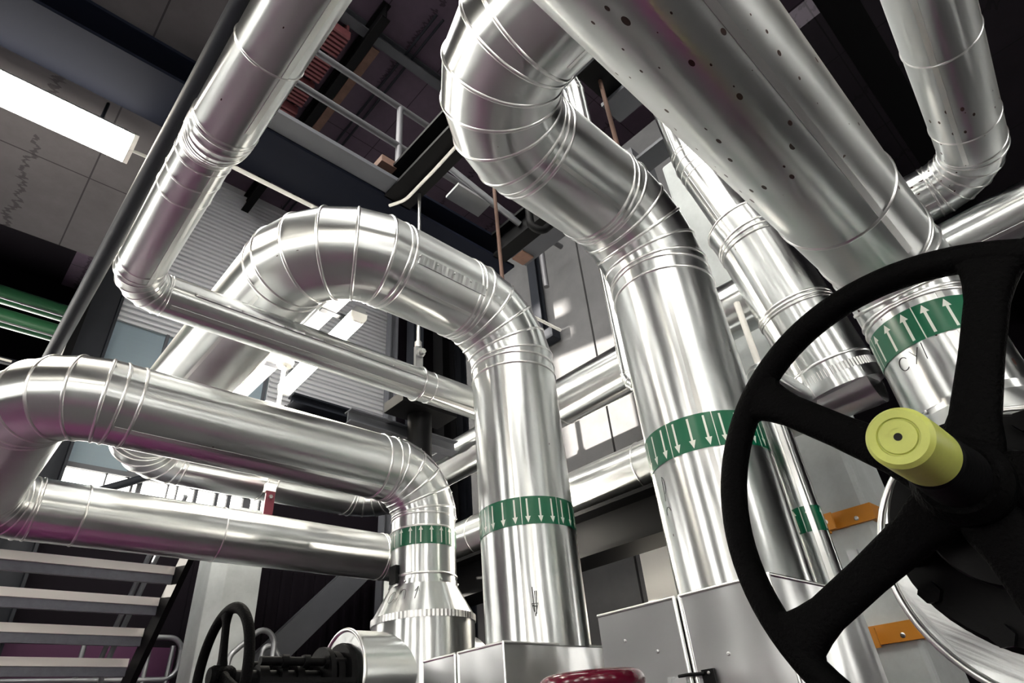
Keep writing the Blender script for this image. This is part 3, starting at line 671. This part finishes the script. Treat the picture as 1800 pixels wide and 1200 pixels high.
cl = thing('pipe_clamp', 'white disc clamp on the bright header pipe behind the post', 'clamp', (3.5, 4.9, 2.75))
b = MB(); b.lathe((3.42, 4.9, 2.74), (-1, 0, 0), [(0, .05), (.03, .05), (.03, .02), (.045, .02)], 20); b.build('disc', M['white'], cl)
b = MB(); b.bb(3.43, 3.47, 4.84, 4.88, 2.6, 3.1); b.build('strap', M['lightgrey'], cl)
sb_ = thing('steel_bracket', 'dark bracket with square bend beside the concrete wall', 'bracket', (4.5, 4.2, 4.2))
b = MB(); ibeam(b, (4.72, 4.05, 4.1), (4.72, 4.05, 6.0), .14, .1, .012, .012, (1, 0, 0)); b.build('channel', M['steel'], sb_)
b = MB(); b.box((4.7, 3.92, 4.08), (.14, .22, .14)); b.build('foot', M['steel'], sb_)

# orange brackets on the concrete column
for k, (z, tl) in enumerate(((1.03, .04), (.37, -.0))):
    t = thing('orange_bracket', ('upper', 'lower')[k]+' orange bracket bolted round the concrete column corner', 'bracket', (4.2, 1.2, z))
    b = MB(); b.bb(4.17, 4.2, 1.155, 1.46, z-.05, z+.05); b.bb(4.17, 4.36, 1.125, 1.155, z-.05, z+.05); b.build('plate', M['orange'], t)
    b = MB(); b.bb(4.06, 4.17, 1.40, 1.43, z-.07, z+.03); b.bb(4.06, 4.075, 1.33, 1.43, z-.07, z+.03); b.build('clip', M['orange'], t)
    screws(t, [(4.17, 1.23, z-.02)], (-1, 0, 0), .014, 'bolt'); screws(t, [(4.30, 1.125, z+.02)], (0, -1, 0), .014, 'bolt'); screws(t, [(4.06, 1.38, z-.02)], (-1, 0, 0), .017, 'bolt')
b = MB(); b.bb(4.17, 4.2, 1.30, 1.36, .62, .84); pl = tag(b.build('small_plate', M['lightgrey']), 'small grey plate screwed to the concrete column between the brackets', 'plate')
b = MB(); b.bb(2.68, 2.76, 4.2, 4.21, .88, 1.14)
tag(b.build('sign_plate', M['conc_light']), 'blank pale plate behind the reducer cone', 'plate')
b = MB(); b.cyl((2.72, 4.23, -1), (2.72, 4.23, 1.1), .02, 8); tag(b.build('sign_post', M['blacksteel']), 'thin black post carrying the blank pale plate', 'post')

# ------------------------------------------------------------------ sheet-metal valve boxes
def box_jacket(label, x0, x1, y0, y1, ys, zt, latch=None, scr=()):
    t = thing('valve_box', label, 'box', (x0, y0, -1), None)
    b = MB(); b.bb(x0, x1, y0, ys-.006, -.95, zt); b.build('front_panel', M['alu_box'], t)
    b = MB(); b.bb(x0, x1, ys+.006, y1, -.95, zt); b.build('rear_panel', M['alu_box'], t)
    b = MB(); b.bb(x0+.01, x1-.01, ys-.006, ys+.006, -.95, zt-.012); b.build('gap_seal', M['hole'], t)
    b = MB(); b.bb(x0+.04, x1-.04, y0+.04, y1-.04, -1, -.95); b.build('plinth', M['steel'], t)
    for p, q in (((x0, y0, zt), (x1, y0, zt)), ((x0, y0, zt), (x0, ys-.01, zt)), ((x0, ys+.01, zt), (x0, y1, zt)), ((x0, y0, -.95), (x0, y0, zt)), ((x0, ys-.012, -.95), (x0, ys-.012, zt)), ((x0, ys+.014, -.95), (x0, ys+.014, zt))):
        b = MB(); b.tube([p, q], .007, 10); b.build('edge_bead', M['bead'], t)
    for q in scr: screws(t, [q], (-1, 0, 0), .007)
    if latch:
        y, z = latch; l = MB(); l.box((x0-.012, y+.055, z), (.022, .07, .055)); lo = l.build('latch', M['lightgrey'], t)
        l = MB(); l.box((x0-.008, y-.07, z+.005), (.014, .05, .075)); l.build('keeper', M['iron'], lo)
        for dz in (-.033, .033):
            l = MB(); l.tube([(x0-.02, y+.05, z+dz), (x0-.03, y, z+dz), (x0-.02, y-.06, z+dz*.9)], .006, 8); l.build('wire_bail', M['iron'], lo)
        l = MB(); l.box((x0-.014, y+.09, z), (.03, .014, .07)); l.build('lever_lip', M['lightgrey'], lo)
        screws(lo, [(x0-.014, y-.075, z+.03), (x0-.014, y-.075, z-.02)], (-1, 0, 0), .006)
    return t
boxA = box_jacket('aluminium valve box under the arched middle pipe', 2.085, 2.80, 2.26, 2.87, 2.60, .405)
boxB = box_jacket('large aluminium valve box with a latch under the tallest pipe', 2.254, 3.05, 1.02, 1.826, 1.414, .446, (1.414, .14), [(2.254, 1.55, .27), (2.254, 1.25, .22), (2.254, 1.70, .33)])

# ------------------------------------------------------------------ valve under the lowest loop (left)
def crimp(root, p, d, r, w, m='crimp'):
    b = MB(); fr = perp(d); d = Vector(d).normalized(); n = 160; rs = []
    for t in (0, w):
        rs.append([Vector(p)+d*t+fr[0]*((r+(.004 if k % 2 else 0))*math.cos(2*PI*k/n))+fr[1]*((r+(.004 if k % 2 else 0))*math.sin(2*PI*k/n)) for k in range(n)])
    b.rings(rs, None, r, True, False, False, False); b.build('crimped_band', M[m], root)
def valve(label, x, y, ztop, r0, r1, zc, zn, zaxis, rb, xe, xback, crimps=True):
    t = thing('insulated_valve', label, 'valve', (x, y, -1))
    b = MB(); b.lathe((x, y, zc), (0, 0, 1), [(0, r1), (ztop-zc, r0+.004), (ztop-zc+.03, r0+.004)], 72, False); b.build('reducer_cone', M['alu'], t)
    b = MB(); b.lathe((x, y, zn), (0, 0, 1), [(0, r1-.004), (zc-zn, r1-.004)], 72, False); b.build('neck', M['alu'], t)
    crimp(t, (x, y, zc-.035), (0, 0, 1), r1, .04)
    b = MB(); b.lathe((xe, y, zaxis), (1, 0, 0), [(0, rb), (xback-xe, rb)], 72, True); b.build('body_jacket', M['alu'], t)
    b = MB(); b.torus((xe, y, zaxis), (1, 0, 0), rb, .012, 72, 10); b.build('end_ring', M['bead'], t)
    b = MB(); b.lathe((xe-.02, y, zaxis), (1, 0, 0), [(0, rb*.72), (.03, rb*.72)], 48); b.build('flange', M['iron'], t)
    b = MB(); b.cyl((x, y, -1), (x, y, zaxis-rb*.8), .12, 32); b.build('stem_foot', M['alu'], t)
    for k in range(6):
        a = k*PI/3+.4; p = Vector((x+(r0+.006)*math.cos(a), y+(r0+.006)*math.sin(a), ztop+.015)); screws(t, [p], (math.cos(a), math.sin(a), 0), .008)
    return t
VC = valve('insulated valve with handwritten arrow on its reducer cone below the lowest loop', 2.54, 3.50, .925, RC, .335, .735, .25, .405, .245, 1.975, 2.9)
def cone_surf(x, y, z0, r0, z1, r1):
    return lambda a, z: Vector((x+(r0+(r1-r0)*(z-z0)/(z1-z0)+.004)*math.cos(a), y+(r0+(r1-r0)*(z-z0)/(z1-z0)+.004)*math.sin(a), z))
sc_ = cone_surf(2.54, 3.5, .735, .335, .925, RC+.004); va = math.atan2(-3.5, -2.54)
def arc(cx, cy, rx, ry, a0, a1, n=14): return [(cx+rx*math.cos(a0+(a1-a0)*k/n), cy+ry*math.sin(a0+(a1-a0)*k/n)) for k in range(n+1)]
ink_on(VC, sc_, [[(va-.19, .815), (va-.13, .895)], [(va-.20, .865), (va-.13, .895), (va-.10, .862)]], .0018, label='handwritten black up arrow')
ink_on(VC, sc_, [arc(va-.80, .845, .10, .035, 0, 2*PI), [(va-.62, .81), (va-.59, .885), (va-.57, .87)]+arc(va-.50, .86, .07, .025, PI, 0, 6)+[(va-.42, .82)]], .0013, label='handwritten word on')
# latch box on the pipe above the cone
lb = MB(); a = va-.95; p = Vector((2.54+.232*math.cos(a), 3.5+.232*math.sin(a), .995)); lb.box(p, (.03, .075, .11), Matrix.Rotation(a, 3, 'Z')); o = lb.build('latch_plate', M['iron'], Cp)
ps = lambda cx, cy, r: (lambda a, z: Vector((cx+(r+.001)*math.cos(a), cy+(r+.001)*math.sin(a), z)))
sA = ps(2.57, 2.51, RA); aA = math.atan2(-2.51, -2.57)
ink_on(A, sA, [[(aA+.02, .66), (aA+.0, .54), (aA-.05, .60), (aA+.06, .60), (aA+.0, .54)], [(aA-.02, .68), (aA-.01, .56)], [(aA+.05, .66), (aA+.02, .55)], [(aA-.04, .59), (aA+.05, .585)]], .0028, label='scribbled black down arrow')
sB = ps(2.61, 1.30, RA); aB = math.atan2(-1.3, -2.61)
ink_on(B, sB, [arc(aB-.93, .93, .06, .04, -1.4, 1.4)+[(aB-.95, .86)], arc(aB-.93, .80, .07, .03, .3, PI)], .001, label='faint black pen marks')
sD = ps(2.57, .25, RD); aD = math.atan2(-.25, -2.57)
ink_on(D, sD, [arc(aD-.62, 1.045, .10, .025, .6, 5.4), [(aD-.44, 1.075), (aD-.36, 1.045), (aD-.42, 1.02)], [(aD-.36, 1.045), (aD-.28, 1.075)], [(aD-.22, 1.02), (aD-.20, 1.085)]], .0014, label='handwritten letters')

crimp(E2, (3.70, .905, 1.72), (.12, -.042, -.56), .238, .05)
# actuator spindle and small handwheel of that valve
def loft(b, path, n=16):
    """path: (centre, axis a, axis b) super-elliptic sections."""
    rs = []
    for c, a_, b_ in path:
        rs.append([Vector(c)+Vector(a_)*math.copysign(abs(math.cos(2*PI*k/n))**.7, math.cos(2*PI*k/n))+Vector(b_)*math.copysign(abs(math.sin(2*PI*k/n))**.7, math.sin(2*PI*k/n)) for k in range(n)])
    b.rings(rs, None, .03, True, True, True)
def handwheel(label, cx, cy, cz, R_, rr, spokes, hub_r, hub_l, m='cast', normal='x', dish=.0, squash=1., cat='handwheel', wide=1.):
    t = thing('handwheel', label, cat, (cx, cy, cz))
    N_ = Vector((1, 0, 0)) if normal == 'x' else Vector((0, 0, 1)); c = Vector((cx, cy, cz))
    e = lambda a: (Vector((0, math.cos(a), math.sin(a))) if normal == 'x' else Vector((math.cos(a), math.sin(a), 0)))
    b = MB(); b.torus(c, N_, R_, rr, 96, 20, squash); b.build('rim', M[m], t)
    b = MB(); b.lathe(c-N_*hub_l/2, N_, [(0, hub_r*.8), (hub_l*.15, hub_r), (hub_l*.85, hub_r), (hub_l, hub_r*.8)], 40); b.build('hub', M[m], t)
    for a in spokes:
        d = e(a); s = N_.cross(d); L = R_-rr*.3; b = MB()
        pr = [(hub_r*.6, 1.25), (hub_r*1.1, 1.15), (hub_r*1.6, .95), (L*.55, .85), (L*.80, .86), (L*.88, 1.0), (L*.94, 1.5), (L*.985, 2.4), (L, 3.0)]
        loft(b, [(c+d*q, s*(rr*w*(wide if w < 1.3 else 1+(wide-1)*.3)), N_*(rr*.8*min(w, 1.1)*squash)) for q, w in pr]); b.build('spoke', M[m], t)
    return t
handwheel('small black handwheel in front of the stairs', 1.295, 3.48, .408, .315, .028, [math.radians(80+120*k) for k in range(3)], .05, .12, squash=.9)
sp = thing('valve_actuator', 'black yoke and spindle behind the small handwheel', 'actuator', (1.6, 3.49, .41))
b = MB(); b.lathe((1.33, 3.49, .405), (1, 0, 0), [(0, .035), (.64, .035)], 24); b.build('spindle', M['iron'], sp)
for q, (x, r, w) in enumerate(((1.95, .17, .03), (1.90, .13, .04), (1.84, .15, .03), (1.70, .06, .04), (1.60, .075, .03), (1.50, .06, .05))):
    b = MB(); b.lathe((x-w/2, 3.49, .405), (1, 0, 0), [(0, r), (w, r)], 40); b.build('flange', M['iron'], sp)
for dy in (-.09, .09):
    b = MB(); b.cyl((1.45, 3.49+dy, .47), (1.95, 3.49+dy, .47), .022, 12); b.build('yoke_bar', M['iron'], sp)
    for x in (1.56, 1.68, 1.8):
        b = MB(); b.lathe((x, 3.49+dy, .47), (1, 0, 0), [(0, .035), (.035, .035)], 6); b.build('nut', M['iron'], sp)
b = MB(); b.bb(1.42, 1.95, 3.3, 3.68, .36, .385); b.build('yoke_plate', M['iron'], sp)

# ------------------------------------------------------------------ valve and big handwheel (right foreground)
VD = valve('insulated valve below the spotted overhead pipe behind the big wheel', 2.57, .235, .84, RD, .30, .72, .3, .335, .385, 2.2, 2.95)
crimp(VD, (2.57, .235, .58), (0, 0, 1), .31, .03)
b = MB(); b.lathe((2.19, .235, .335), (1, 0, 0), [(0, .37), (.015, .37)], 72); b.build('end_plate', M['alu'], VD)
bn = thing('valve_bonnet', 'black valve bonnet between the big wheel and the insulated valve', 'bonnet', (1.95, .235, .35))
for q, (x0, x1, r) in enumerate(((2.08, 2.19, .30), (2.02, 2.08, .25), (1.98, 2.03, .29), (1.80, 1.98, .16))):
    b = MB(); b.lathe((x0, .235, .36), (1, 0, 0), [(0, r*.97), (.01, r), (x1-x0, r)], 48); b.build('bonnet_flange' if r > .2 else 'bonnet_neck', M['iron'], bn)
for k in range(10):
    a = 2*PI*k/10+.2; b = MB(); b.lathe((1.95, .235+.265*math.cos(a), .36+.265*math.sin(a)), (1, 0, 0), [(0, .028), (.03, .028)], 6); b.build('bolt', M['iron'], bn)
for s_ in (-1, 1):
    b = MB(); b.tube([(1.98, .235+s_*.24, .36), (1.86, .235+s_*.22, .37), (1.76, .235+s_*.09, .40)], .045, 14, smooth_path=.1); b.build('yoke_arm', M['iron'], bn)
HW = handwheel('large black five-spoke handwheel with a yellow stem cap in the right foreground', 1.72, .25, .42, .58, .038, [math.radians(-26.4+72.6*k) for k in range(5)], .10, .2, wide=1.45)
b = MB(); b.lathe((1.265, .25, .425), (1, 0, 0), [(0, .0165), (.0, .032), (.004, .0335), (.004, .036), (.0, .0375), (.0, .052), (.010, .059), (.085, .0605), (.17, .0605)], 56, False); sc = b.build('stem_cap', M['yellow'], HW); sc['label'] = 'yellow plastic stem cap'
b = MB(); b.lathe((1.2655, .25, .425), (1, 0, 0), [(0, .0075), (.03, .0075)], 20); b.build('vent_hole', M['hole'], sc)
b = MB(); b.lathe((1.2660, .25, .425), (1, 0, 0), [(.0, .0170), (.02, .0170)], 40, True); b.build('cap_centre', M['yellow'], sc)
ss = MB(); ss.lathe((1.43, .25, .423), (1, 0, 0), [(0, .052), (.02, .062), (.2, .070)], 40); ss.build('stem_sleeve', M['iron'], HW)
# thin cable hanging at lower right
cb = MB(); cb.tube([(2.3, -.1, -.2), (2.6, -.2, -.6), (2.9, -.3, -1)], .008, 8, smooth_path=.2); tag(cb.build('thin_cable', M['orange']), 'thin orange cable below the insulated valve', 'cable')

# red handwheel at the bottom edge
RW = handwheel('glossy crimson handwheel at the bottom edge between the two valve boxes', 1.76, 1.49, .155, .145, .03, [math.radians(30+120*k) for k in range(3)], .04, .06, 'red', 'z')
rs_ = thing('small_valve', 'small valve body under the crimson handwheel', 'valve', (1.76, 1.49, -1))
b = MB(); b.lathe((1.76, 1.49, -1), (0, 0, 1), [(0, .1), (.03, .1), (.03, .06), (.7, .06), (.75, .1), (.9, .1), (.95, .05), (1.13, .02)], 32); b.build('body', M['iron'], rs_)

# ------------------------------------------------------------------ stairs and railings at the lower left
stt = thing('stairs', 'steel stairs with galvanised treads at lower left', 'stairs', (1.2, 6.6, -1))
for k in range(11):
    y = 6.05+.262*(k-1)+.15; z = 1.60-.213*(k-1)
    if z < -.95: break
    b = MB(); b.bb(-.9, 1.74, y, y+.26, z-.03, z); b.bb(-.9, 1.74, y+.01, y+.05, z-.14, z-.03); t_ = b.build('tread', M['tread'], stt)
    b = MB(); b.bb(-.9, 1.74, y-.012, y+.01, z-.065, z+.004); b.build('nosing', M['nosing'], t_)
    for q in (-.8, 1.70):
        b = MB(); b.bb(q-.03, q+.03, y+.05, y+.21, z-.09, z-.04); b.build('tread_bracket', M['iron'], stt)
for x in (-.93, 1.77):
    b = MB(); b.prism([(5.86, 1.93), (5.86, 1.63), (9.06-.4, -1+.0), (9.06-.02, -1)], (x-.025, 0, 0), (x+.025, 0, 0), (0, 1, 0), (0, 0, 1)); b.build('stringer', M['blacksteel'], stt)
b = MB(); b.tube([(1.8, 5.86, 1.94), (1.8, 9.0, -.95)], .018, 8); b.build('stringer_edge', M['lightgrey'], stt)
for dy in (0, .18):
    b = MB(); b.tube([(1.72, 6.3+dy*2, 2.3), (1.72, 7.6+dy*2, 1.1), (1.72, 8.05, .3)], .025, 10, smooth_path=.2); b.build('handrail', M['rail'], stt)
def loop_rail(label, pts, posts, group='tube railings behind the stairs'):
    t = thing('tube_railing', label, 'railing', pts[0], group); b = MB(); b.tube(pts, .028, 12, smooth_path=.14); b.build('rail_loop', M['rail'], t)
    for p, q in posts:
        b = MB(); b.tube([p, q], .024, 10); b.build('post', M['rail'], t)
loop_rail('low tube railing seen between and right of the stair treads', [(.3, 7.75, 1.27), (2.42, 7.75, 1.28), (2.42, 7.75, .88), (.3, 7.75, .86)], [((1.5, 7.75, 1.27), (1.5, 7.75, -1)), ((2.1, 7.75, 1.28), (2.1, 7.75, -1)), ((2.33, 7.75, 1.2), (2.3, 7.75, -1))])
loop_rail('tube railing loop on the left of the small handwheel column', [(2.5, 6.6, -.9), (2.5, 6.6, .95), (2.98, 6.7, 1.36), (2.98, 6.7, -.9)], [((2.52, 6.62, .62), (2.96, 6.7, .75))])
loop_rail('slanting tube railing right of the small handwheel', [(3.0, 7.0, -.9), (3.0, 7.0, .75), (2.98, 7.0, 1.30), (3.35, 7.0, .75), (3.6, 7.0, -.9)], [((3.12, 7.0, 1.15), (3.12, 7.0, -.9))])
